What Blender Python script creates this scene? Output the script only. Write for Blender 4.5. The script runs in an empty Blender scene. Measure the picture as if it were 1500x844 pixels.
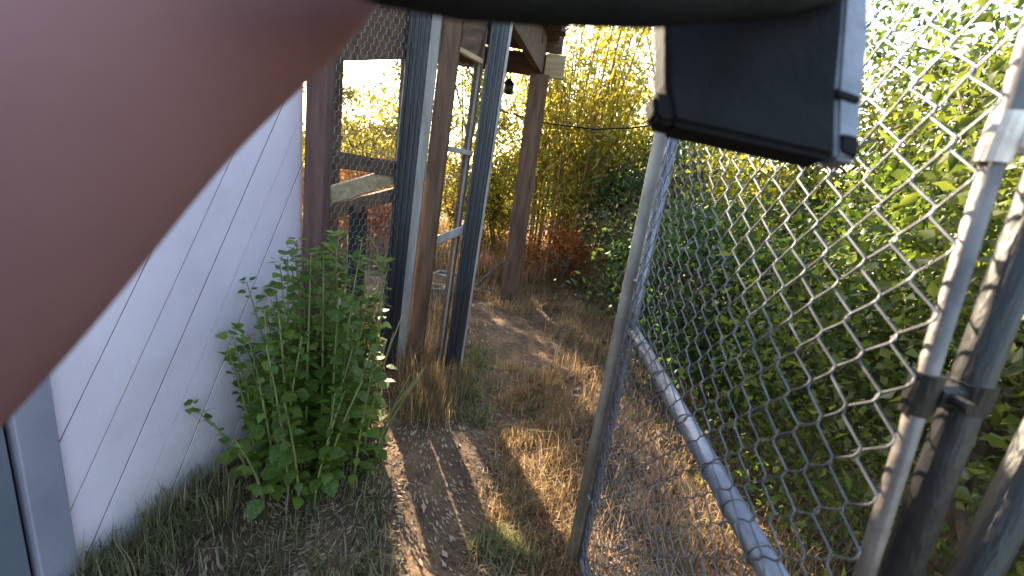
import bpy, bmesh, math, random
import numpy as np
from mathutils import Vector, Matrix
R = math.radians
SC = bpy.context.scene
COL = SC.collection
rng = np.random.default_rng(7)
random.seed(7)

# ------------------------------------------------------------------ camera
cd = bpy.data.cameras.new("camera")
cam = bpy.data.objects.new("camera", cd)
COL.objects.link(cam)
cd.sensor_width = 36.0
cd.lens = 36.0 * 640 / 1500
cd.clip_start = 0.01
cd.clip_end = 500
PITCH, ROLL, EYE = 15, 8, Vector((0, 0, 1.35))
fwd = Vector((0, math.cos(R(PITCH)), -math.sin(R(PITCH))))
r0 = Vector((1, 0, 0)); u0 = r0.cross(fwd)
rt = r0 * math.cos(R(ROLL)) + u0 * math.sin(R(ROLL)); up = rt.cross(fwd)
cam.matrix_world = Matrix(((rt.x, up.x, -fwd.x, EYE.x), (rt.y, up.y, -fwd.y, EYE.y), (rt.z, up.z, -fwd.z, EYE.z), (0, 0, 0, 1)))
cd.dof.use_dof = True
cd.dof.focus_distance = 2.2
cd.dof.aperture_fstop = 4.2
SC.camera = cam

# ------------------------------------------------------------------ sky, sun, exposure
SUN_EL, SUN_AZ = 30.0, -25.0            # azimuth from +Y towards +X
SUN = Vector((math.sin(R(SUN_AZ)) * math.cos(R(SUN_EL)), math.cos(R(SUN_AZ)) * math.cos(R(SUN_EL)), math.sin(R(SUN_EL))))
W = bpy.data.worlds.new("World"); SC.world = W; W.use_nodes = True
nt = W.node_tree; nt.nodes.clear()
sky = nt.nodes.new("ShaderNodeTexSky"); sky.sky_type = 'NISHITA'; sky.sun_disc = False
sky.sun_elevation = R(SUN_EL); sky.sun_rotation = R(SUN_AZ)
sky.air_density = 1.3; sky.dust_density = 2.5; sky.ozone_density = 1.2
bg = nt.nodes.new("ShaderNodeBackground"); bg.inputs[1].default_value = 0.15
wo = nt.nodes.new("ShaderNodeOutputWorld")
nt.links.new(sky.outputs[0], bg.inputs[0]); nt.links.new(bg.outputs[0], wo.inputs[0])
sl = bpy.data.lights.new("sun", 'SUN'); sl.energy = 5.0; sl.angle = R(0.5); sl.color = (1.0, 0.83, 0.60)
so = bpy.data.objects.new("sun", sl); COL.objects.link(so)
so.rotation_euler = SUN.to_track_quat('Z', 'Y').to_euler()
SC.view_settings.view_transform = 'Standard'; SC.view_settings.look = 'None'
SC.view_settings.exposure = 2.5; SC.view_settings.gamma = 1.0
SC.cycles.max_bounces = 8; SC.cycles.transparent_max_bounces = 8

# ------------------------------------------------------------------ materials
def mat(name, c1, c2=None, scale=6, rough=0.8, bump=0.0, bscale=40, detail=6, metal=0.0, stretch=None, trans=None, island=0.0, spec=0.5, c3=None):
    m = bpy.data.materials.new(name); m.use_nodes = True
    n = m.node_tree; L = n.links; n.nodes.clear()
    out = n.nodes.new("ShaderNodeOutputMaterial"); b = n.nodes.new("ShaderNodeBsdfPrincipled")
    b.inputs["Roughness"].default_value = rough; b.inputs["Metallic"].default_value = metal
    b.inputs["Specular IOR Level"].default_value = spec
    co = n.nodes.new("ShaderNodeTexCoord"); mp = n.nodes.new("ShaderNodeMapping")
    L.new(co.outputs["Object"], mp.inputs[0])
    if stretch: mp.inputs["Scale"].default_value = stretch
    no = n.nodes.new("ShaderNodeTexNoise"); no.inputs["Scale"].default_value = scale; no.inputs["Detail"].default_value = detail
    L.new(mp.outputs[0], no.inputs["Vector"])
    rp = n.nodes.new("ShaderNodeValToRGB")
    rp.color_ramp.elements[0].position = 0.34; rp.color_ramp.elements[1].position = 0.66
    rp.color_ramp.elements[0].color = (*c1, 1); rp.color_ramp.elements[1].color = (*(c2 or c1), 1)
    if c3:
        e = rp.color_ramp.elements.new(0.5); e.color = (*c3, 1)
    if island:
        g = n.nodes.new("ShaderNodeNewGeometry")
        mx = n.nodes.new("ShaderNodeMath"); mx.operation = 'MULTIPLY_ADD'
        mx.inputs[1].default_value = island; 
        L.new(g.outputs["Random Per Island"], mx.inputs[0])
        sb = n.nodes.new("ShaderNodeMath"); sb.operation = 'ADD'; sb.inputs[1].default_value = -island * 0.5
        L.new(no.outputs[0], sb.inputs[0]); L.new(sb.outputs[0], mx.inputs[2])
        L.new(mx.outputs[0], rp.inputs[0])
    else:
        L.new(no.outputs[0], rp.inputs[0])
    L.new(rp.outputs[0], b.inputs["Base Color"])
    if bump:
        n2 = n.nodes.new("ShaderNodeTexNoise"); n2.inputs["Scale"].default_value = bscale; n2.inputs["Detail"].default_value = 8
        L.new(mp.outputs[0], n2.inputs["Vector"])
        bp = n.nodes.new("ShaderNodeBump"); bp.inputs["Strength"].default_value = bump; bp.inputs["Distance"].default_value = 0.02
        L.new(n2.outputs[0], bp.inputs["Height"]); L.new(bp.outputs[0], b.inputs["Normal"])
    if trans:
        t = n.nodes.new("ShaderNodeBsdfTranslucent"); ms = n.nodes.new("ShaderNodeMixShader"); ms.inputs[0].default_value = 0.5
        hm = n.nodes.new("ShaderNodeMix"); hm.data_type = 'RGBA'; hm.blend_type = 'MULTIPLY'; hm.inputs[0].default_value = 1.0
        L.new(rp.outputs[0], hm.inputs[6]); hm.inputs[7].default_value = (*trans, 1)
        hm.clamp_result = False
        L.new(hm.outputs[2], t.inputs[0])
        L.new(b.outputs[0], ms.inputs[1]); L.new(t.outputs[0], ms.inputs[2]); L.new(ms.outputs[0], out.inputs[0])
    else:
        L.new(b.outputs[0], out.inputs[0])
    return m

M = {}
M['soil'] = mat('soil', (.07, .038, .018), (.19, .112, .056), 3.2, .95, .7, 34, 12, c3=(.12, .069, .034))
M['litter'] = mat('litter', (.07, .04, .024), (.34, .24, .15), 9, .8, island=.8, c3=(.13, .08, .047))
M['straw'] = mat('straw', (.17, .11, .052), (.42, .32, .18), 5, .75, trans=(1.3, 1.1, .8), island=.7)
M['hay'] = mat('hay', (.15, .11, .065), (.38, .29, .18), 5, .8, trans=(1.2, 1.0, .8), island=.7)
M['dullgrass'] = mat('dullgrass', (.10, .11, .045), (.32, .27, .15), 5, .75, trans=(1.1, 1.2, .7), island=.8)
M['white'] = mat('white', (.72, .61, .72), (.82, .71, .81), 3, .6, .12, 60)
M['whitetrim'] = mat('whitetrim', (.20, .195, .25), (.27, .265, .32), 4, .55, .1, 60)
M['shadedoor'] = mat('shadedoor', (.09, .105, .14), (.13, .145, .18), 4, .55, .1, 60)  # blue grey stands in for the shade on the shed door
M['void'] = mat('void', (.02, .02, .022), None, 4, .9)
M['wood'] = mat('wood', (.085, .044, .026), (.18, .10, .06), 5, .8, .5, 30, 8, stretch=(6, 6, .7))
M['woodx'] = mat('woodx', (.07, .038, .023), (.15, .085, .05), 5, .8, .5, 30, 8, stretch=(.7, 6, 6))
M['redwood'] = mat('redwood', (.085, .042, .036), (.15, .078, .064), 5, .75, .5, 30, 8, stretch=(6, 6, .7))
M['pale'] = mat('pale', (.24, .22, .20), (.38, .35, .32), 5, .7, .3, 30, stretch=(6, 6, .7))
M['tanwood'] = mat('tanwood', (.33, .23, .12), (.50, .38, .22), 5, .75, .4, 30, stretch=(.8, 6, 6))
M['slate'] = mat('slate', (.014, .015, .02), (.032, .035, .045), 4, .42, .2, 40, stretch=(4, 4, .6))
M['galv'] = mat('galv', (.17, .175, .205), (.27, .275, .315), 14, .42, .15, 60, metal=.55)
M['wire'] = mat('wire', (.09, .09, .10), (.18, .18, .195), 30, .38, metal=.6)
M['hexwire'] = mat('hexwire', (.16, .15, .14), (.26, .25, .24), 30, .5, metal=.5)
M['galvdark'] = mat('galvdark', (.085, .073, .065), (.19, .165, .145), 14, .45, .15, 60, metal=.3)
M['darksteel'] = mat('darksteel', (.014, .014, .015), (.03, .029, .027), 8, .45, .25, 50, metal=.4, stretch=(3, 3, .6))
M['ruststeel'] = mat('ruststeel', (.20, .17, .14), (.32, .28, .23), 10, .6, .25, 50, metal=.2)
M['cap'] = mat('cap', (.55, .48, .42), (.70, .62, .55), 12, .45, .15, 50, metal=.3)
M['bark'] = mat('bark', (.07, .05, .035), (.19, .13, .09), 8, .9, .8, 25, stretch=(5, 5, 1))
M['stem'] = mat('stem', (.10, .12, .035), (.22, .21, .07), 6, .7)
M['redstem'] = mat('redstem', (.14, .07, .03), (.28, .15, .06), 6, .8)
M['black'] = mat('black', (.004, .0045, .005), (.011, .0115, .013), 18, .8, .15, 160, spec=.2)
M['greyplate'] = mat('greyplate', (.17, .185, .22), (.30, .31, .36), 30, .7, .2, 60)
M['skin'] = mat('skin', (.235, .115, .115), (.30, .155, .145), 6, .85, .06, 220, spec=.15)
M['cloth'] = mat('cloth', (.03, .032, .04), (.05, .052, .06), 20, .9, .2, 200)
M['red'] = mat('red', (.62, .03, .02), (.75, .08, .05), 9, .5)
M['concrete'] = mat('concrete', (.10, .095, .09), (.18, .17, .16), 14, .9, .5, 60)
M['lf_yellow'] = mat('leaf_yellow', (.12, .125, .018), (.26, .24, .04), 2.2, .5, trans=(2.5, 2.1, .9), island=.6)
M['lf_olive'] = mat('leaf_olive', (.07, .085, .018), (.18, .18, .035), 2.0, .5, trans=(2.4, 2.2, .9), island=.6)
M['lf_green'] = mat('leaf_green', (.04, .065, .015), (.115, .15, .032), 2.0, .5, trans=(1.5, 1.6, .8), island=.6)
M['lf_brush'] = mat('leaf_brush', (.04, .042, .022), (.12, .105, .05), 2.0, .6, trans=(1.5, 1.4, .8), island=.6)
M['lf_bright'] = mat('leaf_bright', (.05, .07, .016), (.13, .15, .034), 2.0, .5, trans=(1.6, 1.6, .8), island=.6)
M['lf_dark'] = mat('leaf_dark', (.022, .045, .014), (.065, .10, .028), 2.0, .5, trans=(1.4, 1.7, .8), island=.6)
M['lf_nettle'] = mat('leaf_nettle', (.075, .125, .02), (.19, .25, .045), 7.0, .5, trans=(1.4, 1.7, .8), island=.5)
M['lf_rust'] = mat('leaf_rust', (.20, .075, .02), (.36, .17, .05), 3.0, .6, trans=(1.8, 1.3, .8), island=.6)

# ------------------------------------------------------------------ helpers
class MB:
    def __init__(s): s.v = []; s.f = []
    def add(s, vs, fs):
        o = len(s.v); s.v += [tuple(v) for v in vs]; s.f += [tuple(i + o for i in f) for f in fs]
    def beam(s, a, b, w, h, upv=(0, 0, 1), bev=0.003):
        """a bar from a to b, w across and h along upv, with chamfered long edges"""
        a = Vector(a); b = Vector(b); d = (b - a).normalized(); upv = Vector(upv)
        if abs(d.dot(upv)) > .98: upv = Vector((0, 1, 0))
        x = d.cross(upv).normalized(); y = x.cross(d).normalized()
        hw, hh = w / 2, h / 2; e = min(bev, hw * .4, hh * .4)
        prof = [(-hw + e, -hh), (hw - e, -hh), (hw, -hh + e), (hw, hh - e), (hw - e, hh), (-hw + e, hh), (-hw, hh - e), (-hw, -hh + e)]
        vs = [a + x * p + y * q for p, q in prof] + [b + x * p + y * q for p, q in prof]
        fs = [(i, (i + 1) % 8, 8 + (i + 1) % 8, 8 + i) for i in range(8)] + [tuple(range(7, -1, -1)), tuple(range(8, 16))]
        s.add(vs, fs)
    def box(s, lo, hi): 
        c = [(a + b) / 2 for a, b in zip(lo, hi)]
        s.beam((c[0], c[1], lo[2]), (c[0], c[1], hi[2]), hi[0] - lo[0], hi[1] - lo[1], (0, 1, 0))
    def tube(s, pts, rad, n=8, cap=True):
        pts = [Vector(p) for p in pts]
        rads = rad if hasattr(rad, '__len__') else [rad] * len(pts)
        rings = []; ref = None
        for i, p in enumerate(pts):
            d = (pts[min(i + 1, len(pts) - 1)] - pts[max(i - 1, 0)]).normalized()
            if ref is None: ref = Vector((1, 0, 0)) if abs(d.x) < .8 else Vector((0, 1, 0))
            x = (ref - d * ref.dot(d)).normalized(); ref = x; y = d.cross(x)
            rings.append([p + (x * math.cos(t) + y * math.sin(t)) * rads[i] for t in [2 * math.pi * k / n for k in range(n)]])
        vs = [v for r in rings for v in r]
        fs = [(i * n + k, i * n + (k + 1) % n, (i + 1) * n + (k + 1) % n, (i + 1) * n + k) for i in range(len(pts) - 1) for k in range(n)]
        if cap: fs += [tuple(range(n - 1, -1, -1)), tuple(range((len(pts) - 1) * n, len(pts) * n))]
        s.add(vs, fs)
    def build(s, name, m, parent=None, smooth=False, kind=None):
        me = bpy.data.meshes.new(name); me.from_pydata(s.v, [], s.f); me.update()
        return link(name, me, m, parent, smooth, kind)

def link(name, me, m, parent=None, smooth=False, kind=None):
    if m and not me.materials: me.materials.append(m)
    if smooth: me.polygons.foreach_set('use_smooth', [True] * len(me.polygons))
    o = bpy.data.objects.new(name, me); COL.objects.link(o)
    if parent:
        o.parent = parent
        o.matrix_parent_inverse = world_of(parent).inverted()
    if kind: o['kind'] = kind
    return o

def world_of(o):
    m = o.matrix_basis.copy()
    if o.parent: m = world_of(o.parent) @ o.matrix_parent_inverse @ m
    return m

def tag(o, label, cat, group=None):
    o['label'] = label; o['category'] = cat
    if group: o['group'] = group
    return o

def thing(name, label, cat, loc=(0, 0, 0), group=None):
    o = bpy.data.objects.new(name, None); COL.objects.link(o); o.location = loc; o.empty_display_size = .1
    return tag(o, label, cat, group)

def np_mesh(name, verts, faces_n, idx):
    """verts (n,3), faces all with faces_n corners, idx flat"""
    me = bpy.data.meshes.new(name)
    nf = len(idx) // faces_n
    me.vertices.add(len(verts)); me.vertices.foreach_set('co', np.asarray(verts, np.float32).ravel())
    me.loops.add(len(idx)); me.loops.foreach_set('vertex_index', np.asarray(idx, np.int32))
    me.polygons.add(nf); me.polygons.foreach_set('loop_start', np.arange(nf, dtype=np.int32) * faces_n)
    me.update(calc_edges=True); me.validate()
    return me

def leaves_mesh(name, P, L, Wd, droop=0.3, seed=0, axis=None, upr=None):
    """one folded four-corner leaf at each point"""
    g = np.random.default_rng(seed); n = len(P)
    d = g.normal(size=(n, 3)); d /= np.linalg.norm(d, axis=1)[:, None]
    if axis is not None: d = d * .55 + np.asarray(axis)
    d[:, 2] -= droop; d /= np.linalg.norm(d, axis=1)[:, None]
    q = g.normal(size=(n, 3)); 
    if upr is not None: q = q * upr; 
    x = np.cross(d, q); x /= np.linalg.norm(x, axis=1)[:, None] + 1e-9
    nn = np.cross(x, d)
    ln = (L * g.uniform(.6, 1.3, n))[:, None]; wd = (Wd * g.uniform(.7, 1.25, n))[:, None]
    base = P; tip = P + d * ln + nn * ln * -.15
    mid = P + d * ln * .45
    l = mid + x * wd * .5 + nn * wd * .18; r = mid - x * wd * .5 + nn * wd * .18
    V = np.stack([base, l, tip, r], 1).reshape(-1, 3)
    k = np.arange(n)[:, None] * 4
    idx = np.concatenate([k, k + 1, k + 2, k, k + 2, k + 3], 1).ravel()
    return np_mesh(name, V, 3, idx)

# gaps cut into the crowns so that sunlight reaches the path and the gate
SD = np.array(SUN)
def sun_gap(P, wide=False):
    """True where a leaf would stand in one of the gaps cut for the sun"""
    t = P[:, 2] / SD[2]; gx = P[:, 0] - SD[0] * t; gy = P[:, 1] - SD[1] * t
    s = -((gx + .52) * -.906 - (gy - 2.0) * .423)      # offset across the sun's plan direction
    a = (s > -.22) & (s < .74) & (gy > .2) & (gy < 2.2)
    t2 = (P[:, 0] - .385) / SD[0]; y2 = P[:, 1] - SD[1] * t2; z2 = P[:, 2] - SD[2] * t2
    b = (y2 > .1) & (y2 < 1.0) & (z2 > 1.17) & (z2 < 2.0)
    if wide: a = a | ((gx > .95) & (gy < 4.2))
    if wide: a = a | ((s > .74) & (s < 1.4) & (np.random.default_rng(3).uniform(size=len(s)) < .35))
    return a | b

# ------------------------------------------------------------------ ground
def hgt(x, y):
    return (.018 * np.sin(x * 5.1 + y * 2.3) + .014 * np.sin(y * 7.7 - x * 3.1) + .012 * np.sin(x * 13 + 1) * np.sin(y * 11 + 2)) * np.clip((y + 2) / 3, 0, 1) \
        + .05 * np.clip(np.abs(x + .05) - .3, 0, .5) * np.clip(y - 1.2, 0, 1) - .02
ax = np.concatenate([[-60, -40, -25, -15, -10, -7], np.arange(-5, 5.001, .05), [7, 10, 15, 25, 40, 60]])
ay = np.concatenate([[-60, -30, -12, -5, -2], np.arange(-1, 9.001, .05), [11, 14, 20, 30, 45, 60]])
X, Y = np.meshgrid(ax, ay)
Z = hgt(X, Y) + rng.normal(0, .004, X.shape) * (np.abs(X) < 5) * (np.abs(Y - 4) < 5)
nx_, ny_ = len(ax), len(ay)
i0 = (np.arange(ny_ - 1)[:, None] * nx_ + np.arange(nx_ - 1)[None]).ravel()
gm = np_mesh("ground", np.stack([X, Y, Z], -1).reshape(-1, 3), 4, np.stack([i0, i0 + 1, i0 + nx_ + 1, i0 + nx_], 1).ravel())
ground = link("ground", gm, M['soil'], smooth=True, kind='structure')

# ------------------------------------------------------------------ white shed with diagonal boards
WA = Vector((-1.175, 1.03, 0)); WD = Vector((.12, .993, 0)).normalized(); WN = Vector((WD.y, -WD.x, 0))
def wp(u, v, o=0.0): return WA + WD * u + Vector((0, 0, v)) + WN * o
shed = thing("white_shed", "white painted shed wall of diagonal boards beside the green weeds", "shed", wp(.5, 0, -.6))
m_ = M['white']; n_ = m_.node_tree; pb = [q for q in n_.nodes if q.type == 'BSDF_PRINCIPLED'][0]
old = pb.inputs["Base Color"].links[0].from_socket
ge = n_.nodes.new("ShaderNodeNewGeometry"); sp = n_.nodes.new("ShaderNodeSeparateXYZ"); n_.links.new(ge.outputs["Position"], sp.inputs[0])
nz_ = n_.nodes.new("ShaderNodeTexNoise"); nz_.inputs["Scale"].default_value = 5; nz_.inputs["Detail"].default_value = 9; n_.links.new(ge.outputs["Position"], nz_.inputs["Vector"])
ma = n_.nodes.new("ShaderNodeMath"); ma.operation = 'MULTIPLY_ADD'; ma.inputs[1].default_value = -1.9; n_.links.new(sp.outputs[2], ma.inputs[0]); n_.links.new(nz_.outputs[0], ma.inputs[2])
rr = n_.nodes.new("ShaderNodeValToRGB"); rr.color_ramp.elements[0].position = .05; rr.color_ramp.elements[1].position = .62
rr.color_ramp.elements[0].color = (.12, .12, .12, 1); rr.color_ramp.elements[1].color = (.72, .72, .72, 1); n_.links.new(ma.outputs[0], rr.inputs[0])
st = n_.nodes.new("ShaderNodeTexNoise"); st.inputs["Scale"].default_value = 2.3; st.inputs["Detail"].default_value = 7; n_.links.new(ge.outputs["Position"], st.inputs["Vector"])
sr = n_.nodes.new("ShaderNodeValToRGB"); sr.color_ramp.elements[0].position = .48; sr.color_ramp.elements[1].position = .75
sr.color_ramp.elements[0].color = (0, 0, 0, 1); sr.color_ramp.elements[1].color = (.5, .5, .5, 1); n_.links.new(st.outputs[0], sr.inputs[0])
mxx = n_.nodes.new("ShaderNodeMath"); mxx.operation = 'MAXIMUM'; n_.links.new(rr.outputs[0], mxx.inputs[0]); n_.links.new(sr.outputs[0], mxx.inputs[1])
dm = n_.nodes.new("ShaderNodeMix"); dm.data_type = 'RGBA'; n_.links.new(mxx.outputs[0], dm.inputs[0]); n_.links.new(old, dm.inputs[6]); dm.inputs[7].default_value = (.36, .335, .33, 1)
n_.links.new(dm.outputs[2], pb.inputs["Base Color"])
def wbox(mb, u0, u1, v0, v1, o0, o1): mb.beam(wp((u0 + u1) / 2, v0, (o0 + o1) / 2), wp((u0 + u1) / 2, v1, (o0 + o1) / 2), o1 - o0, u1 - u0, WD)
b = MB(); wbox(b, -1.0, 1.055, -.1, 2.3, -1.6, -.03); b.build("wall", M['void'], shed)
def clip(poly, n, d):
    out = []
    for i in range(len(poly)):
        p, q = poly[i], poly[(i + 1) % len(poly)]
        a_, b_ = p[0] * n[0] + p[1] * n[1] - d, q[0] * n[0] + q[1] * n[1] - d
        if a_ <= 0: out.append(p)
        if a_ * b_ < 0:
            t = a_ / (a_ - b_); out.append((p[0] + (q[0] - p[0]) * t, p[1] + (q[1] - p[1]) * t))
    return out
ang = R(57.5); dn = (math.sin(ang), -math.cos(ang))      # across-the-board direction in (u, v)
joint0 = [-1.9 + .147 * k for k in range(9)]
us = [-2.0, -1.8, -1.6, -1.42, -1.24, -1.06, -.88, -.70, -.55, -.415, -.275, -.14, .0, .145, .29, .435, .58, .72, .85, 1.0, 1.16, 1.32]   # where the joints cross v = .72
for i in range(len(us) - 1):
    d0 = us[i] * dn[0] + .72 * dn[1] + .0024 + .0012 * math.sin(i * 2.3); d1 = us[i + 1] * dn[0] + .72 * dn[1] - .0024
    if i % 3 == 1: d1 += .0015
    poly = [(-.025, -.06), (1.06, -.06), (1.06, 2.28), (-.025, 2.28)]
    poly = clip(poly, dn, d1); poly = clip(poly, (-dn[0], -dn[1]), -d0) if poly else poly
    if len(poly) < 3: continue
    th = .001 * (i % 2) + random.uniform(0, .0012)
    n = len(poly); mb = MB()
    cu = sum(p[0] for p in poly) / n; cv = sum(p[1] for p in poly) / n
    ins = [(p[0] + (cu - p[0]) * .012, p[1] + (cv - p[1]) * .012) for p in poly]
    vs = [wp(p[0], p[1], -.018) for p in poly] + [wp(p[0], p[1], -.002 + th) for p in poly] + [wp(p[0], p[1], th) for p in ins]
    fs = [(k, (k + 1) % n, n + (k + 1) % n, n + k) for k in range(n)] + [(n + k, n + (k + 1) % n, 2 * n + (k + 1) % n, 2 * n + k) for k in range(n)] + [tuple(range(2 * n, 3 * n)), tuple(range(n - 1, -1, -1))]
    mb.add(vs, fs); bo = mb.build("board", M['white'], shed); bo.data.materials.append(M['wood'])
    for pl in bo.data.polygons[:n]: pl.material_index = 1
b = MB(); wbox(b, -.115, -.028, -.08, 2.28, -.018, .016); b.build("trim_board", M['whitetrim'], shed)
b = MB(); wbox(b, -.98, -.128, -.05, 2.1, -.018, .004); dr = b.build("door", M['shadedoor'], shed); dr['label'] = "door at the edge of the white shed wall, shade put into its blue grey colour"
b = MB(); b.beam(wp(-1.1, 2.36, -.7), wp(1.12, 2.36, -.7), 2.0, .08); b.build("roof", M['woodx'], shed)

# ------------------------------------------------------------------ timber and wire run
run = thing("timber_run", "open timber and wire mesh run with dark ribbed posts left of the path", "animal run", (-.9, 3.3, 0))
RD = Vector((.17, 1, 0)).normalized(); RN = Vector((RD.y, -RD.x, 0))      # the side along the path; RN faces it
def rp_(s, z, o=0.0): return Vector((-.50, 1.87, 0)) + RD * s + RN * o + Vector((0, 0, z))
def bar(a, b_, w, h, m, name, upv=(0, 0, 1), parent=run, bev=.004):
    mb = MB(); mb.beam(a, b_, w, h, upv, bev); return mb.build(name, m, parent)
bar((-.995, 2.09, -.1), (-.965, 2.09, 2.25), .09, .09, M['redwood'], "wood_post")
TL = .075          # the two ribbed posts and the timber between them lean to the right by this much over 2.45 m
def ribbed(c, w, d, h):
    c = Vector(c); tl = Vector((TL, 0, 0))
    p = bar(c - Vector((0, 0, .1)), c + Vector((0, 0, h)) + tl, w, d, M['slate'], "ribbed_post", (0, 1, 0))
    for k in (-.36, -.08, .2):
        q = c + Vector((w * k, -d / 2 - .004, 0))
        bar(q - Vector((0, 0, .1)), q + Vector((0, 0, h - .002)) + tl, w * .16, .016, M['slate'], "rib", (0, 1, 0), p, .002)
    return p
def up_bar(x, y, z0, z1, w, d, m, name): return bar((x + TL * z0 / 2.45, y, z0), (x + TL * z1 / 2.45, y, z1), w, d, m, name, (0, 1, 0))
ribbed((-.725, 2.55, 0), .118, .07, 2.45)
up_bar(-.640, 2.53, -.1, 2.45, .05, .035, M['pale'], "face_strip")
up_bar(-.570, 2.60, -.1, 2.25, .10, .07, M['wood'], "stud")
up_bar(-.428, 2.76, -.1, 2.1, .045, .05, M['wood'], "stud")
up_bar(-.4195, 2.732, -.1, 1.92, .014, .006, M['pale'], "face_strip")
ribbed((-.325, 2.68, 0), .10, .07, 2.45)
up_bar(-.265, 2.655, -.05, 2.45, .014, .02, M['pale'], "face_strip")
bar((-.02, 4.75, -.1), (-.02, 4.75, 2.285), .19, .14, M['wood'], "wood_post", (0, 1, 0))
# path side: header board, rails, top plate
bar((-.60, 2.595, 2.17), (-.34, 2.70, 2.10), .03, .36, M['woodx'], "header_board")
bar((-.598, 2.58, 1.975), (-.342, 2.685, 1.905), .036, .026, M['tanwood'], "trim_strip")
bar((-.515, 2.64, 1.42), (-.345, 2.70, 1.41), .025, .03, M['pale'], "rail")
bar((-.53, 2.63, .86), (-.345, 2.70, .955), .025, .05, M['pale'], "rail")
bar(rp_(.88, 2.48, -.02), rp_(2.93, 2.48, -.02), .06, .36, M['woodx'], "top_plate")
bar((-1.50, 4.86, 2.388), (.20, 4.86, 2.40), .06, .20, M['woodx'], "crossbeam")
bar((-1.50, 4.90, 2.703), (.17, 4.90, 2.715), .03, .36, M['woodx'], "fascia_board")
bar((.02, 4.80, 2.39), (.215, 4.80, 2.392), .05, .215, M['tanwood'], "end_block")
# front face between the shed corner and the first ribbed post
bar((-.972, 2.14, 1.83), (-.735, 2.575, 1.97), .04, .24, M['woodx'], "header_board")
bar((-.972, 2.16, 1.285), (-.735, 2.585, 1.265), .035, .08, M['woodx'], "rail")
bar((-.969, 2.19, 1.105), (-.735, 2.62, 1.245), .03, .085, M['tanwood'], "brace")
bar((-.969, 2.18, 1.02), (-.735, 2.60, 1.13), .03, .075, M['wood'], "brace")
bar((-.972, 2.15, 2.22), (-.735, 2.58, 2.30), .04, .07, M['woodx'], "rail")
bar((-.885, 2.38, .45), (-.885, 2.38, 1.06), .012, .24, M['void'], "dark_panel", (0, 1, 0))  # dark sheet standing for the dark opening behind the netting
bar((-.95, 2.38, 1.06), (-.85, 2.38, 1.06), .05, .05, M['void'], "rail")
# far posts, rafters, roof boards
for x, y in ((-1.38, 4.84), (-1.40, 3.2)):
    bar((x, y, -.1), (x, y, 2.28), .09, .09, M['wood'], "wood_post", (0, 1, 0))
for y in (2.8, 3.4, 4.0, 4.5):
    bar((-1.44, y, 2.40), (-.36 + .17 * (y - 2.6), y, 2.56), .045, .09, M['woodx'], "rafter")
for k in range(13):
    y = 2.95 + .158 * k
    bar((-1.48, y, 2.46 + .01 * (k % 3)), (.12 + .05 * (k % 2), y, 2.665 + .006 * (k % 2)), .145, .02, M['woodx'], "roof_board")
# hexagonal netting
def hexnet(o, ux, wu, wv, cell, name):
    mb = MB(); o = Vector(o); ux = Vector(ux).normalized()
    h = cell; w = cell * .86; r = .0011
    rows = int(wv / (h * .75)) + 1; cols = int(wu / w) + 1
    for i in range(rows):
        for j in range(cols):
            u = j * w + (w / 2 if i % 2 else 0); v = i * h * .75
            if u > wu or v > wv: continue
            c = [(u, v + h * .5), (u + w / 2, v + h * .25), (u + w / 2, v - h * .25), (u - w / 2, v + h * .25)]
            P = [o + ux * a + Vector((0, 0, b_)) + ux.cross(Vector((0, 0, 1))) * (.004 * math.sin(7 * a + 5 * b_)) for a, b_ in c]
            for p, q in ((P[0], P[1]), (P[1], P[2]), (P[0], P[3])): mb.tube([p, q], r, 3, False)
    return mb.build(name, M['hexwire'], run, kind='stuff')
hexnet((-.945, 2.10, .1), (.237, .435, 0), .46, 2.25, .045, "wire_netting")
hexnet((-.53, 2.655, .1), (.19, .07, 0), .19, 1.8, .05, "wire_netting")
hexnet((-1.40, 3.2, .05), (.012, 1, 0), 1.6, 2.1, .07, "wire_netting")

# hanging lantern under the crossbeam
lan = thing("hanging_lantern", "small dark lantern hanging under the crossbeam near the far post", "lantern", (-.31, 4.70, 2.12))
b = MB(); b.tube([(-.31, 4.80, 2.29), (-.31, 4.72, 2.275), (-.31, 4.70, 2.25), (-.31, 4.70, 2.2)], .006, 6); b.build("hook", M['darksteel'], lan)
b = MB(); b.tube([(-.31, 4.70, 2.21), (-.31, 4.70, 2.19), (-.31, 4.70, 2.165)], [.012, .03, .058], 10); b.build("cap", M['black'], lan)
b = MB(); b.tube([(-.31, 4.70, 2.165), (-.31, 4.70, 2.12), (-.31, 4.70, 2.08), (-.31, 4.70, 2.06)], [.045, .05, .045, .02], 10); b.build("body", M['darksteel'], lan, True)

# ------------------------------------------------------------------ chain-link gate
GX, GY0, GY1, GH = .385, .366, 1.295, 1.78
gate = thing("chain_link_gate", "open galvanised chain-link gate with a mid rail right of the path", "gate", (GX, .83, 0))
def lean(p):
    """the hinge side of the gate leans a little with its post"""
    k = min(max((GY1 - p[1]) / (GY1 - GY0), 0), 1)
    return (p[0], p[1] + .095 * (p[2] - 1.1) * k, p[2])
def tb(pts, r, m, name, parent=gate, n=12): 
    mb = MB(); mb.tube([lean(p) for p in pts], r, n); return mb.build(name, m, parent, True)
tb([(GX, GY0, .06), (GX, GY0, GH)], .0085, M['galvdark'], "frame_post")
tb([(GX, GY1, .02), (GX, GY1, GH)], .017, M['galv'], "frame_post")
tb([(GX, GY1 - .005, .93), (GX, GY0 + .005, .89)], .0185, M['galv'], "mid_rail", n=16)
tb([(GX, GY1 - .005, .065), (GX, GY0 + .005, .065)], .0165, M['galv'], "bottom_rail")
tb([(GX, GY1, GH), (GX, GY0, GH)], .0165, M['galv'], "top_rail")
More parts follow.
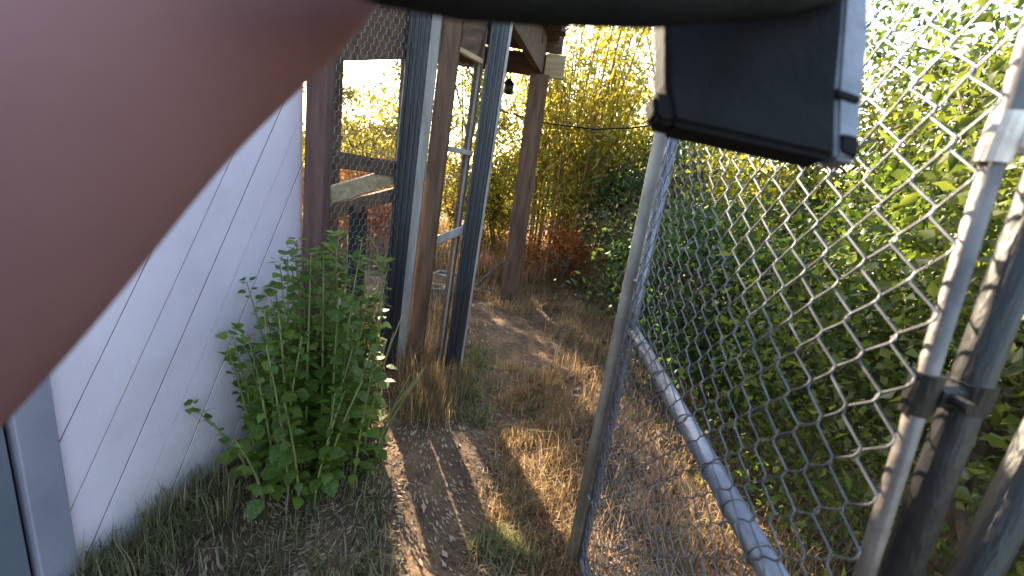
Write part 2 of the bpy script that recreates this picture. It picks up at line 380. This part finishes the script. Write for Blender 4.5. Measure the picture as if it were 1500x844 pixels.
tb([(GX - .015, GY1 - .028, .04), (GX - .015, GY1 - .028, GH - .03)], .005, M['wire'], "tension_bar", n=6)
for z in (.30, 1.08, 1.5):
    tb([(GX - .012, GY1 - .032, z), (GX - .021, GY1 - .006, z), (GX - .006, GY1 + .019, z), (GX + .018, GY1 + .006, z), (GX + .012, GY1 - .03, z)], .006, M['galv'], "clamp_band", n=6)
pw = .060                                                 # mesh diamond
ny = int((GY1 - GY0 - .025) / (pw / 2))
for i in range(ny + 1):
    y0 = GY0 - .006 + i * pw / 2; flip = i % 2; pts = []
    nz = int((GH - .03) / (pw / 2))
    for k in range(nz + 1):
        z = .045 + k * pw / 2
        side = 1 if (k + flip) % 2 == 0 else 0
        sag = .014 * math.sin(3.1 * z + 1.3) * math.sin(math.pi * (y0 - GY0) / (GY1 - GY0)) + random.uniform(-.0012, .0012)
        yy = y0 + side * (pw / 2) * 1.06 + random.uniform(-.0017, .0017)
        xo = GX - .016 + sag
        for dz, f in ((-.0055, .86), (0, 1.0), (.0055, .86)):
            yc = y0 + pw / 4 + (yy - (y0 + pw / 4)) * f
            pts.append((xo + (dz * .45), yc, z + dz))
    mb = MB(); mb.tube([lean(p) for p in pts], .00145, 5, False); mb.build("wire", M['wire'], gate, True)
# tie wires wrapped round the mid rail
for y in (.50, .58, .66, .80, .98, 1.14):
    a = [(GX + .0205 * math.cos(t), y + .012 * t / 6.3, .89 + .043 * (y - GY0) + .0205 * math.sin(t)) for t in [k * .785 for k in range(9)]]
    tb(a, .0016, M['wire'], "tie_wire", n=5)

hp = thing("hinge_post", "thick dark steel gate post beside the gate's hinges", "post", (.437, .375, 0))
def post(t, x, y, r, h, m, name="tube", n=20, lk=0.0):
    mb = MB(); mb.tube([(x, y + lk * (-.2 - 1.1), -.2), (x, y + lk * (h - 1.1), h)], r, n); p = mb.build(name, m, t, True); return p
post(hp, .437, .380, .0155, 2.1, M['darksteel'], lk=.06)
mb = MB(); mb.tube([(.437, .44, 2.1), (.437, .442, 2.12), (.437, .444, 2.14)], [.0185, .016, .006], 16); mb.build("cap", M['galv'], hp, True)
def hinge(z, m):
    e = .06 * (z - 1.1); e2 = .095 * (z - 1.1); h = MB(); h.tube([(.437, .380 + e, z - .014), (.437, .380 + e, z + .014)], .0185, 20)
    h.beam((.425, .378 + e, z), (.393, .367 + e2, z), .022, .022, bev=.006)
    h.tube([(GX, GY0 + e2, z - .02), (GX, GY0 + e2, z + .02)], .012, 14)
    o = h.build("hinge", m, hp)
    g = MB(); g.tube([(.408, .345 + e, z), (.408, .38 + e, z)], .0055, 8); g.build("bolt", M['darksteel'], o)
hinge(1.43, M['cap']); hinge(1.205, M['darksteel']); hinge(.35, M['darksteel'])
p2 = thing("fence_post", "dark steel post at the lower right corner behind the hinge post", "post", (.62, .46, 0))
post(p2, .62, .455, .021, 1.45, M['darksteel'])
mb = MB(); mb.tube([(.62, .455, 1.45), (.62, .455, 1.47), (.62, .455, 1.49)], [.024, .02, .008], 16); mb.build("cap", M['galv'], p2, True)
lp = thing("latch_post", "dull brown steel post just behind the gate's free edge", "post", (.362, 1.345, 0))
post(lp, .3625, 1.345, .0185, 1.78, M['ruststeel'])
mb = MB(); mb.tube([(.3625, 1.345, 1.78), (.3625, 1.345, 1.8), (.3625, 1.345, 1.81)], [.021, .018, .006], 16); mb.build("cap", M['galv'], lp, True)

# cable from the far crossbeam across to the trees
mb = MB(); mb.tube([(-.75, 4.72, 2.28), (-.5, 4.7, 1.92), (.1, 4.69, 1.845), (.6, 4.68, 1.85), (1.0, 4.68, 1.92), (1.5, 4.7, 2.06), (2.3, 4.75, 2.3)], .0075, 6)
tag(mb.build("cable", M['black'], None, True), "thin dark cable sagging across the path in front of the yellow shrubs", "cable")

# ------------------------------------------------------------------ person's arm and the device held up
def vp(px, py, dep):
    return EYE + (fwd + rt * ((px - 750) / 640) - up * ((py - 422) / 640)) * dep
def skinned(name, nodes, edges, m, parent, levels=2, root=0):
    me = bpy.data.meshes.new(name); me.from_pydata([n[0] for n in nodes], edges, []); me.update()
    o = bpy.data.objects.new(name, me); COL.objects.link(o)
    sk = o.modifiers.new("skin", 'SKIN'); sk.use_smooth_shade = True
    for i, n in enumerate(nodes):
        me.skin_vertices[0].data[i].radius = (n[1], n[1]); me.skin_vertices[0].data[i].use_root = (i == root)
    sb = o.modifiers.new("sub", 'SUBSURF'); sb.levels = levels; sb.render_levels = levels
    me.materials.append(m)
    o.parent = parent; o.matrix_parent_inverse = world_of(parent).inverted()
    return o
per = thing("person", "person reaching in at the upper left, only a blurred brown arm in view", "person", vp(-100, 300, .16))
fore = [(Vector((-.24, -.20, 1.44)), .062), (Vector((-.26, -.10, 1.30)), .06), (vp(-556, 846, .15), .057), (vp(-286, 556, .155), .058), (vp(-52, 308, .165), .060), (vp(180, 62, .18), .0555), (vp(447, -98, .20), .049), (vp(545, -190, .215), .034)]
palm = [(vp(570, -200, .222), .030), (vp(650, -190, .226), .026)]
nodes = fore + palm; edges = [(i, i + 1) for i in range(len(nodes) - 1)]
for k, (dx, dy) in enumerate(((0, -30), (25, -62), (30, -95), (10, -125))):
    base = len(nodes)
    q = [(vp(690 + dx, -150 + dy * .6, .215), .0105), (vp(745 + dx, -120 + dy * .7, .20), .0095), (vp(770 + dx, -85 + dy * .8, .188), .0085), (vp(752 + dx, -66 + dy * .8, .180), .0075)]
    nodes += q; edges += [(len(fore) + 1, base)] + [(base + i, base + i + 1) for i in range(3)]
base = len(nodes)
nodes += [(vp(600, -120, .21), .012), (vp(645, -90, .196), .0105), (vp(690, -80, .188), .009)]
edges += [(len(fore), base), (base, base + 1), (base + 1, base + 2)]
skinned("arm", nodes, edges, M['skin'], per, 3)
body = [((0, -.26, .98), .15), ((0, -.26, 1.18), .155), ((0, -.25, 1.38), .15), ((0, -.25, 1.50), .10), ((0, -.24, 1.60), .055), ((0, -.22, 1.70), .085), ((0, -.22, 1.80), .075),
        ((-.11, -.27, .86), .10), ((-.12, -.26, .48), .065), ((-.12, -.28, .08), .045), ((-.12, -.16, .03), .04),
        ((.11, -.27, .86), .10), ((.12, -.26, .48), .065), ((.12, -.28, .08), .045), ((.12, -.16, .03), .04),
        ((-.19, -.25, 1.46), .075), ((.20, -.25, 1.46), .07), ((.27, -.28, 1.20), .05), ((.26, -.22, .98), .04), ((.25, -.16, .88), .035)]
skinned("unseen_body", body, [(0, 1), (1, 2), (2, 3), (3, 4), (4, 5), (5, 6), (0, 7), (7, 8), (8, 9), (9, 10), (0, 11), (11, 12), (12, 13), (13, 14), (2, 15), (2, 16), (16, 17), (17, 18), (18, 19)], M['cloth'], per)  # unseen wearer's body behind the camera, added to shade the near things

dev = thing("handheld_device", "blurred black L-shaped handheld device hanging down at the top of the view", "device", vp(1100, 100, .3))
def prism(poly, d0, d1, bevel, m, name, parent, tilt=0):
    """a solid whose outline is given at distance d0, going back parallel to the view axis"""
    bm = bmesh.new()
    fr = [bm.verts.new(vp(x, y, d0 + tilt * (x - 1100))) for x, y in poly]
    f = bm.faces.new(fr)
    ex = bmesh.ops.extrude_face_region(bm, geom=[f])
    vs = [e for e in ex['geom'] if isinstance(e, bmesh.types.BMVert)]
    bmesh.ops.translate(bm, verts=vs, vec=fwd * (d1 - d0))
    bmesh.ops.recalc_face_normals(bm, faces=bm.faces)
    bmesh.ops.bevel(bm, geom=list(bm.edges), offset=bevel, segments=3, affect='EDGES', clamp_overlap=True)
    me = bpy.data.meshes.new(name); bm.to_mesh(me); bm.free()
    return link(name, me, m, parent)
prism([(976, -90), (976, 128), (985, 180), (1226, 233), (1229, 130), (1240, 10), (1242, -90)], .30, .33, .004, M['black'], "grip", dev)
prism([(957, 134), (959, 170), (968, 179), (992, 182), (992, 134)], .303, .325, .003, M['black'], "end_lug", dev)
prism([(1237, -90), (1236, 5), (1227, 128), (1225, 232), (1258, 238), (1264, 150), (1274, 60), (1275, -90)], .306, .328, .0025, M['greyplate'], "side_plate", dev)
prism([(1226, 128), (1226, 141), (1258, 152), (1263, 141)], .304, .3085, .001, M['black'], "clip", dev)
prism([(1234, 195), (1234, 222), (1257, 232), (1259, 200)], .304, .3085, .001, M['black'], "clip", dev)
mb = MB(); bar_pts = [(450, -120), (560, -78), (680, -46), (800, -30), (960, -22), (1120, -40), (1250, -70)]
mb.tube([vp(x, y, .13 + .00022 * (x - 560)) for x, y in bar_pts], [.012, .0155, .0165, .017, .019, .024, .026], 20); mb.build("body", M['black'], dev, True)

# ------------------------------------------------------------------ vegetation
def ico_pts(g, n, shell=.35):
    d = g.normal(size=(n, 3)); d /= np.linalg.norm(d, axis=1)[:, None]
    return d * (g.uniform(shell, 1, n) ** .6)[:, None]

def tree(name, label, cat, base, h, rad, zc, nclump, nleaf, L, Wd, m, seed, group=None, tr=.06, crz=None, cl=.30, gap=True, droop=.3, trunks=1):
    """tapered trunk with limbs that reach the leaf clumps of an uneven crown"""
    g = np.random.default_rng(seed); base = np.array(base, float)
    t = thing(name, label, cat, tuple(base), group)
    rz = crz or (h - zc)
    C = ico_pts(g, nclump, .2) * np.array([rad, rad, rz]) + base + np.array([0, 0, zc])
    C[:, 2] = np.maximum(C[:, 2], base[2] + .15)
    wt = g.uniform(.3, 1.6, nclump); wt /= wt.sum()
    cid = g.choice(nclump, nleaf, p=wt)
    cr = g.uniform(.6, 1.35, nclump) * cl
    P = C[cid] + g.normal(size=(nleaf, 3)) * cr[cid][:, None] * np.array([.55, .55, .42])
    P[:, 2] = np.maximum(P[:, 2], .03)
    if gap: P = P[~sun_gap(P, name == "shade_tree")]
    link("crown", leaves_mesh("crown", P, L, Wd, droop, seed), M[m], t)
    mb = MB()
    for q in range(trunks):
        off = g.normal(size=2) * .12 * (trunks > 1)
        top = Vector((base[0] + off[0] * 3 + g.normal() * .1, base[1] + off[1] * 3, base[2] + zc + rz * .35))
        b0 = Vector((base[0] + off[0], base[1] + off[1], -.1))
        pts = [b0.lerp(top, k / 5) + Vector((g.normal() * .04, g.normal() * .04, 0)) * (k > 0) for k in range(6)]
        mb.tube(pts, [tr * (1.25 - .2 * k) / (1 if trunks == 1 else 1.6) for k in range(6)], 8)
        for c in C[q::trunks][:14]:
            a = pts[2 + int(g.integers(0, 3))]; c = Vector(c); md = a.lerp(c, .5) + Vector((0, 0, .12 + g.normal() * .06))
            mb.tube([a, a.lerp(md, .6), md, md.lerp(c, .6), c], [tr * .42, tr * .32, tr * .24, tr * .16, tr * .07], 5)
    mb.build("trunk", M['bark'], t, True)
    return t

def clump_shrub(name, label, cat, base, spread, h, nst, nleaf, L, Wd, m, ms, seed, lean=.25, group=None, zlo=.25, droop=.8):
    """many upright stems from one foot, leaves hanging along them"""
    g = np.random.default_rng(seed); t = thing(name, label, cat, base, group); P = []
    for k in range(nst):
        a = g.uniform(0, 6.28); r = g.uniform(.0, 1) ** .5 * spread * .45
        b0 = Vector((base[0] + r * math.cos(a), base[1] + r * math.sin(a), -.05))
        hh = h * g.uniform(.6, 1.05); ln = lean * hh * g.uniform(.2, 1.1)
        a2 = a + g.normal() * .6
        pts = [b0 + Vector((math.cos(a2) * ln * s ** 2, math.sin(a2) * ln * s ** 2, hh * s * (1 - .08 * s * s))) for s in (0, .2, .4, .6, .8, 1)]
        mb = MB(); mb.tube(pts, [.016, .014, .012, .010, .007, .003], 6); mb.build("stem", M[ms], t, True)
        n = nleaf // nst; s = zlo + (1 - zlo) * g.uniform(0, 1, n) ** .8
        pa = np.array([list(p) for p in pts]); f = s * 5; i = np.minimum(f.astype(int), 4); fr = (f - i)[:, None]
        q = pa[i] * (1 - fr) + pa[i + 1] * fr
        P.append(q + g.normal(size=(n, 3)) * np.array([.17, .17, .10]) * (spread / 1.0) ** .3)
    P = np.concatenate(P); P[:, 2] = np.maximum(P[:, 2], .03)
    P = P[~sun_gap(P)]
    link("foliage", leaves_mesh("foliage", P, L, Wd, droop, seed), M[m], t)
    return t

# behind the run
tree("bush", "yellow-green bush seen through the netting between the shed and first post", "bush", (-2.9, 8.2, 0), 2.75, 1.25, 1.35, 46, 6000, .085, .04, 'lf_yellow', 11, tr=.035, trunks=3)
tree("bush", "dry orange-brown bush low behind the netted window", "bush", (-1.75, 5.9, 0), 1.25, .55, .6, 22, 4200, .07, .032, 'lf_rust', 12, tr=.02, trunks=3)
tree("tree", "loose tree with dark limbs seen between the two ribbed posts", "tree", (-1.35, 8.6, 0), 4.2, 1.3, 2.5, 60, 5000, .09, .05, 'lf_olive', 13, tr=.08, cl=.26)
tree("bush", "low olive bush behind the run beside the far post", "bush", (-.9, 7.2, 0), 1.9, .75, .95, 30, 3500, .075, .035, 'lf_yellow', 14, tr=.03, trunks=3)
# beyond the end of the path
clump_shrub("tall_shrub", "tall yellow-green shrub of upright stems right behind the far post", "shrub", (.62, 6.3, 0), 1.3, 4.4, 40, 9500, .11, .030, 'lf_yellow', 'redstem', 21, .22)
clump_shrub("tall_shrub", "dense olive shrub with arching stems in the middle beyond the path", "shrub", (.95, 7.3, 0), 1.2, 3.3, 26, 7500, .12, .034, 'lf_olive', 'redstem', 22, .25)
tree("bush", "sunlit yellow bush left of the gate's free edge", "bush", (2.0, 6.6, 0), 2.5, .95, 1.35, 40, 5500, .085, .045, 'lf_yellow', 23, tr=.03, trunks=3)
tree("tree", "airy tree with sky showing through it above the gate's free edge", "tree", (2.5, 9.0, 0), 5.2, 1.6, 3.5, 34, 2000, .11, .055, 'lf_olive', 24, tr=.09, cl=.3)
tree("bush", "shaded brownish-green bush at the path's right edge by the gate", "bush", (1.35, 4.6, 0), 1.6, .62, .75, 40, 8500, .055, .026, 'lf_brush', 25, tr=.02, trunks=3)
tree("bush", "rusty brown low bush at the foot of the tall shrub", "bush", (.45, 5.7, 0), .75, .55, .3, 22, 3600, .06, .028, 'lf_rust', 26, tr=.015, trunks=3)
tree("bush", "dark leafy bush hanging over the path's far right side", "bush", (1.75, 5.6, 0), 2.3, .75, 1.2, 40, 7500, .08, .04, 'lf_dark', 27, tr=.03, trunks=3)
tree("bush", "dry tan bush low behind the run beside the orange-brown one", "bush", (-2.7, 6.3, 0), 1.1, .8, .5, 26, 4500, .07, .03, 'lf_rust', 28, tr=.02, trunks=3)
tree("bush", "yellow-green bush behind the far post and its leaning branch", "bush", (-.25, 6.9, 0), 2.2, .7, 1.1, 34, 5000, .08, .036, 'lf_yellow', 29, tr=.03, trunks=3)
# behind the gate
gr = "green bushes behind the chain-link gate"
tree("bush", "dark bluish-green bush low behind the middle of the gate", "bush", (1.55, 2.9, 0), 1.5, .75, .75, 46, 11000, .05, .030, 'lf_dark', 31, gr, .03, trunks=3)
tree("bush", "bright green leafy bush behind the gate above the mid rail", "bush", (1.55, 1.75, 0), 1.6, .62, .85, 50, 15000, .036, .022, 'lf_green', 32, gr, .03, trunks=3)
tree("bush", "tall olive bush behind the gate under the black device", "bush", (2.35, 3.6, 0), 2.7, .95, 1.6, 60, 13000, .05, .028, 'lf_olive', 33, gr, .04, trunks=3)
tree("bush", "tall green bush filling the gate's upper corner by the hinge post", "bush", (1.9, 1.35, 0), 2.6, .75, 1.7, 60, 14000, .036, .022, 'lf_bright', 34, gr, .04, trunks=3)
tree("bush", "tallest green bush, seen at the top right through the gate", "bush", (2.9, 2.2, 0), 4.6, 1.5, 2.8, 80, 19000, .052, .030, 'lf_green', 35, gr, .05, trunks=3)
tree("bush", "green bush beside the hinge post at the right edge", "bush", (1.45, .75, 0), 1.9, .55, 1.1, 40, 11000, .034, .021, 'lf_bright', 36, gr, .03, trunks=3)
# unseen tree, added and thinned to shape the shade over the path
tree("shade_tree", "unseen tall tree added behind the run to shade the path", "tree", (-6.6, 10.0, 0), 11, 4.3, 7.6, 130, 36000, .20, .13, 'lf_green', 41, tr=.2, crz=3.4, cl=.75)

# far-off wood closing the view
g = np.random.default_rng(51); n = 26000
az = g.uniform(-60, 88, n); dist = g.uniform(12, 17, n)
top = 1.5 + .6 * np.sin(az * .13) + .7 * np.sin(az * .31 + 1) + np.clip((az - 10) * .06, 0, 3)
P = np.stack([np.sin(np.radians(az)) * dist, np.cos(np.radians(az)) * dist, g.uniform(0, 1, n) ** .8 * top], 1) + g.normal(size=(n, 3)) * .2
P[:, 2] = np.maximum(P[:, 2], .05); P = P[~sun_gap(P)]
wood = link("treeline", leaves_mesh("treeline", P, .22, .13, .3, 52), M['lf_olive'], kind='stuff')
wood['label'] = "far olive green wood closing the view behind everything"

# --- green weeds by the shed: stems, the biggest leaves one by one, the rest as foliage
weed = thing("weed_clump", "leafy green weed clump growing between the white shed and first ribbed post", "weeds", (-.78, 1.62, 0))
lm = []
for v in range(3):
    bm = bmesh.new()
    pf = [(0, 0), (.30, .16), (.42, .34), (.36, .40), (.36, .55), (.27, .60), (.22, .76), (.13, .82), (0, 1)]
    mid = [bm.verts.new((0, y, -.10 * y * y * (1 + .4 * v))) for y in (0, .34, .6, .82, 1)]
    for sgn in (1, -1):
        pr = [bm.verts.new((x * sgn * (.9 + .1 * v), y, .10 * x - .12 * y * y)) for x, y in pf[1:-1]]
        bm.faces.new([mid[0], pr[0], pr[1], mid[1]] if sgn > 0 else [mid[1], pr[1], pr[0], mid[0]])
        bm.faces.new([mid[1], pr[1], pr[2], pr[3], mid[2]] if sgn > 0 else [mid[2], pr[3], pr[2], pr[1], mid[1]])
        bm.faces.new([mid[2], pr[3], pr[4], pr[5], mid[3]] if sgn > 0 else [mid[3], pr[5], pr[4], pr[3], mid[2]])
        bm.faces.new([mid[3], pr[5], pr[6], mid[4]] if sgn > 0 else [mid[4], pr[6], pr[5], mid[3]])
    me = bpy.data.meshes.new("leaf"); bm.to_mesh(me); bm.free(); me.materials.append(M['lf_nettle']); lm.append(me)
g = np.random.default_rng(61); spots = []
for k in range(78):
    while True:
        x = g.uniform(-1.02, -.46); y = g.uniform(1.33, 2.02)
        if ((x + .745) / .25) ** 2 + ((y - 1.67) / .35) ** 2 < 1 and (x > -1.175 + .121 * (y - 1.03) + .06): break
    edge = ((x + .745) / .25) ** 2 + ((y - 1.67) / .35) ** 2
    hh = (.97 - .48 * edge) * g.uniform(.72, 1.1); ln = np.array([(x + .745) * .5 + g.normal() * .05, (y - 1.66) * .3 + g.normal() * .05])
    pts = [Vector((x + ln[0] * s ** 1.5, y + ln[1] * s ** 1.5, hh * s)) for s in (0, .25, .5, .75, 1)]
    mb = MB(); mb.tube(pts, [.006, .005, .0045, .0035, .002], 5); mb.build("stem", M['stem'], weed, True)
    nn = int(hh / .035)
    for j in range(1, nn + 1):
        s = j / nn
        if s < .12: continue
        i = min(int(s * 4), 3); p = pts[i].lerp(pts[i + 1], s * 4 - i)
        for q in range(2 if s < .96 else 4):
            a = j * 1.57 + q * 3.14159 + g.normal() * .45 + (q > 1) * 1.5
            sz = .070 * (1.05 - .5 * s) * g.uniform(.45, 1.3)
            if .906 * (p.x + .52) + .423 * (p.y - 2.0) > -.10: continue
            spots.append((p, a, g.normal() * .35 - .25 + .5 * s, sz, g.normal() * .3))
dist = [(p - EYE).length - sz * 6 - p.x * .3 for p, a, e, sz, rl in spots]
order = np.argsort(dist)
rest_v = []; rest_f = []
leafdone = 0
for rank, i in enumerate(order):
    p, a, e, sz, rl = spots[i]
    mt = Matrix.Translation(p) @ Matrix.Rotation(a, 4, 'Z') @ Matrix.Rotation(e, 4, 'X') @ Matrix.Rotation(rl, 4, 'Y') @ Matrix.Translation((0, .012, 0)) @ Matrix.Diagonal((sz, sz, sz, 1))
    me = lm[i % 3]
    if rank < 290:
        o = bpy.data.objects.new("leaf", me); COL.objects.link(o); o.parent = weed
        o.matrix_parent_inverse = world_of(weed).inverted(); o.matrix_basis = mt
    else:
        k = len(rest_v); rest_v += [mt @ v.co for v in me.vertices]; rest_f += [tuple(x + k for x in pl.vertices) for pl in me.polygons]
me = bpy.data.meshes.new("foliage"); me.from_pydata(rest_v, [], rest_f); me.update()
link("foliage", me, M['lf_nettle'], weed, kind='stuff')

# --- grasses and litter
def blades(name, P, h, w, m, seed, lean=.5, label=None):
    g = np.random.default_rng(seed); n = len(P)
    a = g.uniform(0, 6.283, n); hh = h * g.uniform(.45, 1.25, n); ll = lean * hh * np.abs(g.normal(size=n))
    d = np.stack([np.cos(a), np.sin(a), np.zeros(n)], 1); x = np.stack([-np.sin(a), np.cos(a), np.zeros(n)], 1)
    w = (w * g.uniform(.6, 1.4, n))[:, None]
    m1 = P + d * (ll * .35)[:, None]; m1[:, 2] += hh * .6
    tp = P + d * ll[:, None]; tp[:, 2] += hh * np.clip(1 - .35 * (ll / hh) ** 2, .15, 1)
    V = np.stack([P - x * w, P + x * w, m1 - x * w * .7, m1 + x * w * .7, tp], 1).reshape(-1, 3)
    k = np.arange(n)[:, None] * 5
    idx = np.concatenate([k, k + 1, k + 3, k, k + 3, k + 2, k + 2, k + 3, k + 4], 1).ravel()
    o = link(name, np_mesh(name, V, 3, idx), M[m], kind='stuff')
    if label: o['label'] = label
    return o
def scatter(n, x0, x1, y0, y1, seed, tuft=0, keep=None, sig=.05):
    g = np.random.default_rng(seed)
    if tuft:
        c = np.stack([g.uniform(x0, x1, tuft), g.uniform(y0, y1, tuft)], 1)
        p = c[g.integers(0, tuft, n)] + g.normal(size=(n, 2)) * sig
    else: p = np.stack([g.uniform(x0, x1, n), g.uniform(y0, y1, n)], 1)
    if keep is not None: p = p[keep(p[:, 0], p[:, 1])]
    return np.stack([p[:, 0], p[:, 1], hgt(p[:, 0], p[:, 1]) - .004], 1)
wallx = lambda x, y: x > -1.175 + .121 * (y - 1.03) + .02
blades("dry_grass", scatter(1700, -.53, -.27, 2.12, 2.62, 71, 40), .18, .0020, 'straw', 72, .35, "tall tan dry grass under the run's rails")
blades("dry_grass", scatter(3600, -1.0, -.45, 2.3, 4.4, 73, 60), .26, .003, 'straw', 74, .5, "tan dry grass inside the run")
blades("dry_grass", scatter(7000, .08, .40, 1.3, 2.9, 75, 45), .075, .0022, 'straw', 76, .8, "short tan grass along the path's gate side")
blades("dry_grass", scatter(15000, .42, 2.4, .3, 4.2, 77, 420, sig=.08), .15, .0026, 'hay', 78, .8, "matted hay behind the gate")
blades("short_grass", scatter(3200, -1.2, -.28, .75, 1.62, 79, 90, lambda x, y: wallx(x, y) & (.906 * (x + .52) + .423 * (y - 2.0) < -.10), .06), .085, .0024, 'dullgrass', 80, .7, "dull green grass at the foot of the shed")
blades("dry_grass", scatter(16000, -4.2, 1.4, 5.0, 8.5, 101, 420, sig=.1), .42, .0045, 'straw', 102, .5, "tall dry grass behind the run and far post")
blades("dry_grass", scatter(5000, -.4, 1.5, 4.2, 6.2, 81, 130), .13, .003, 'straw', 82, .8, "dry grass at the end of the path")
blades("short_grass", scatter(900, .02, .2, 1.22, 1.42, 83, 9, sig=.03), .085, .0026, 'dullgrass', 84, .7, "small green tuft in the path's sun patch")
blades("dry_grass", scatter(2600, .03, .34, 1.0, 1.75, 85, 30), .04, .002, 'straw', 86, 1.0, "flattened straw in the path's sun patch")
blades("short_grass", scatter(1500, -.36, -.05, 2.2, 3.1, 87, 26), .10, .0024, 'dullgrass', 88, .7, "olive grass round the second ribbed post")
def litter(n, x0, x1, y0, y1, seed, L, Wd):
    P = scatter(n, x0, x1, y0, y1, seed); P[:, 2] += .008
    g = np.random.default_rng(seed)
    return leaves_mesh("leaf_litter", P, L, Wd, .0, seed, axis=None, upr=np.array([1, 1, .25]))
def flat_litter(n, x0, x1, y0, y1, seed, L, Wd):
    g = np.random.default_rng(seed); P = scatter(n, x0, x1, y0, y1, seed); a = g.uniform(0, 6.283, n)
    d = np.stack([np.cos(a), np.sin(a), g.normal(size=n) * .18], 1); x = np.stack([-np.sin(a), np.cos(a), g.normal(size=n) * .3], 1)
    k_ = g.uniform(0, 1, n) ** 2 * 1.7 + .35; ln = (L * k_)[:, None]; wd = (Wd * k_ * g.uniform(.5, 1.5, n))[:, None]
    P[:, 2] += .010
    V = np.stack([P, P + d * ln * .5 + x * wd * .5, P + d * ln + np.array([0, 0, .006]), P + d * ln * .5 - x * wd * .5], 1).reshape(-1, 3)
    k = np.arange(n)[:, None] * 4
    return np_mesh("leaf_litter", V, 3, np.concatenate([k, k + 1, k + 2, k, k + 2, k + 3], 1).ravel())
link("leaf_litter", flat_litter(7000, -.7, .9, .8, 5.5, 91, .020, .009), M['litter'], kind='stuff')['label'] = "dry leaves and chips over the path"
link("leaf_litter", flat_litter(9000, -.7, .7, .8, 2.6, 92, .013, .0045), M['litter'], kind='stuff')['label'] = "fine dry chips on the near path"
link("leaf_litter", flat_litter(5000, .4, 2.5, .4, 4.5, 93, .04, .014), M['litter'], kind='stuff')['label'] = "dry leaves under the bushes behind the gate"

link("leaf_litter", flat_litter(4000, -1.15, -.3, .7, 1.6, 94, .024, .005), M['litter'], kind='stuff')['label'] = "dry stalks and leaves at the foot of the shed"
blades("dry_grass", scatter(1500, -1.2, -.85, .95, 1.45, 103, 40, lambda x, y: wallx(x, y) & (x < -1.175 + .121 * (y - 1.03) + .22), .04), .16, .0022, 'dullgrass', 104, .6, "pale dry weeds along the foot of the white boards")
# --- small things on the ground
def branch(pts, r, label, twigs=3, seed=0):
    g = np.random.default_rng(seed); t = thing("fallen_branch", label, "branch", pts[0])
    mb = MB(); mb.tube(pts, [r * (1 - .6 * i / (len(pts) - 1)) for i in range(len(pts))], 7); mb.build("stick", M['bark'], t, True)
    for k in range(twigs):
        a = Vector(pts[1 + k % (len(pts) - 2)]); e = a + Vector((g.normal() * .12, g.normal() * .12, abs(g.normal()) * .12 + .04))
        mb = MB(); mb.tube([a, a.lerp(e, .5) + Vector((0, 0, .02)), e], [r * .5, r * .35, r * .15], 5); mb.build("twig", M['bark'], t, True)
branch([(-.40, 4.75, .03), (-.30, 4.85, .16), (-.18, 4.95, .28), (-.06, 5.0, .34)], .018, "forked dry branch leaning at the foot of the far post", 3, 1)
branch([(1.12, 3.0, .03), (1.02, 3.5, .10), (.95, 4.0, .26), (.92, 4.4, .42)], .015, "long thin branch leaning beside the path near the gate", 3, 2)
branch([(-.55, 4.3, .03), (-.42, 4.42, .07), (-.28, 4.5, .05), (-.15, 4.52, .04)], .014, "short crooked stick lying left of the far post", 2, 3)
def block(x, y, a, label):
    t = thing("concrete_block", label, "block", (x, y, 0), "concrete blocks inside the run")
    c, s = math.cos(a), math.sin(a)
    for n_, (p0, p1, w) in {"wall": ((-.2, 0), (.2, 0), .03)}.items():
        for off in (-.08, .08):
            mb = MB(); mb.beam((x - .2 * c - off * s, y - .2 * s + off * c, .09), (x + .2 * c - off * s, y + .2 * s + off * c, .09), .035, .19); mb.build("face", M['concrete'], t)
    for q in (-.18, 0, .18):
        mb = MB(); mb.beam((x + q * c + .06 * s, y + q * s - .06 * c, .09), (x + q * c - .06 * s, y + q * s + .06 * c, .09), .035, .186); mb.build("web", M['concrete'], t)
block(-.82, 4.0, .25, "grey hollow concrete block inside the run, the nearer one")
block(-.66, 4.55, -.3, "grey hollow concrete block inside the run, the farther one")
bm = bmesh.new(); bmesh.ops.create_icosphere(bm, subdivisions=3, radius=.10)
gg = np.random.default_rng(5)
for v in bm.verts:
    v.co *= 1 + .35 * math.sin(v.co.x * 60 + 1) * math.sin(v.co.y * 47) + gg.normal() * .06; v.co.z *= .7
me = bpy.data.meshes.new("plastic_scrap"); bm.to_mesh(me); bm.free()
o = link("plastic_scrap", me, M['red']); o.location = (-.42, 6.0, .09)
tag(o, "small crumpled bright red scrap in the dry grass left of the far post", "scrap")
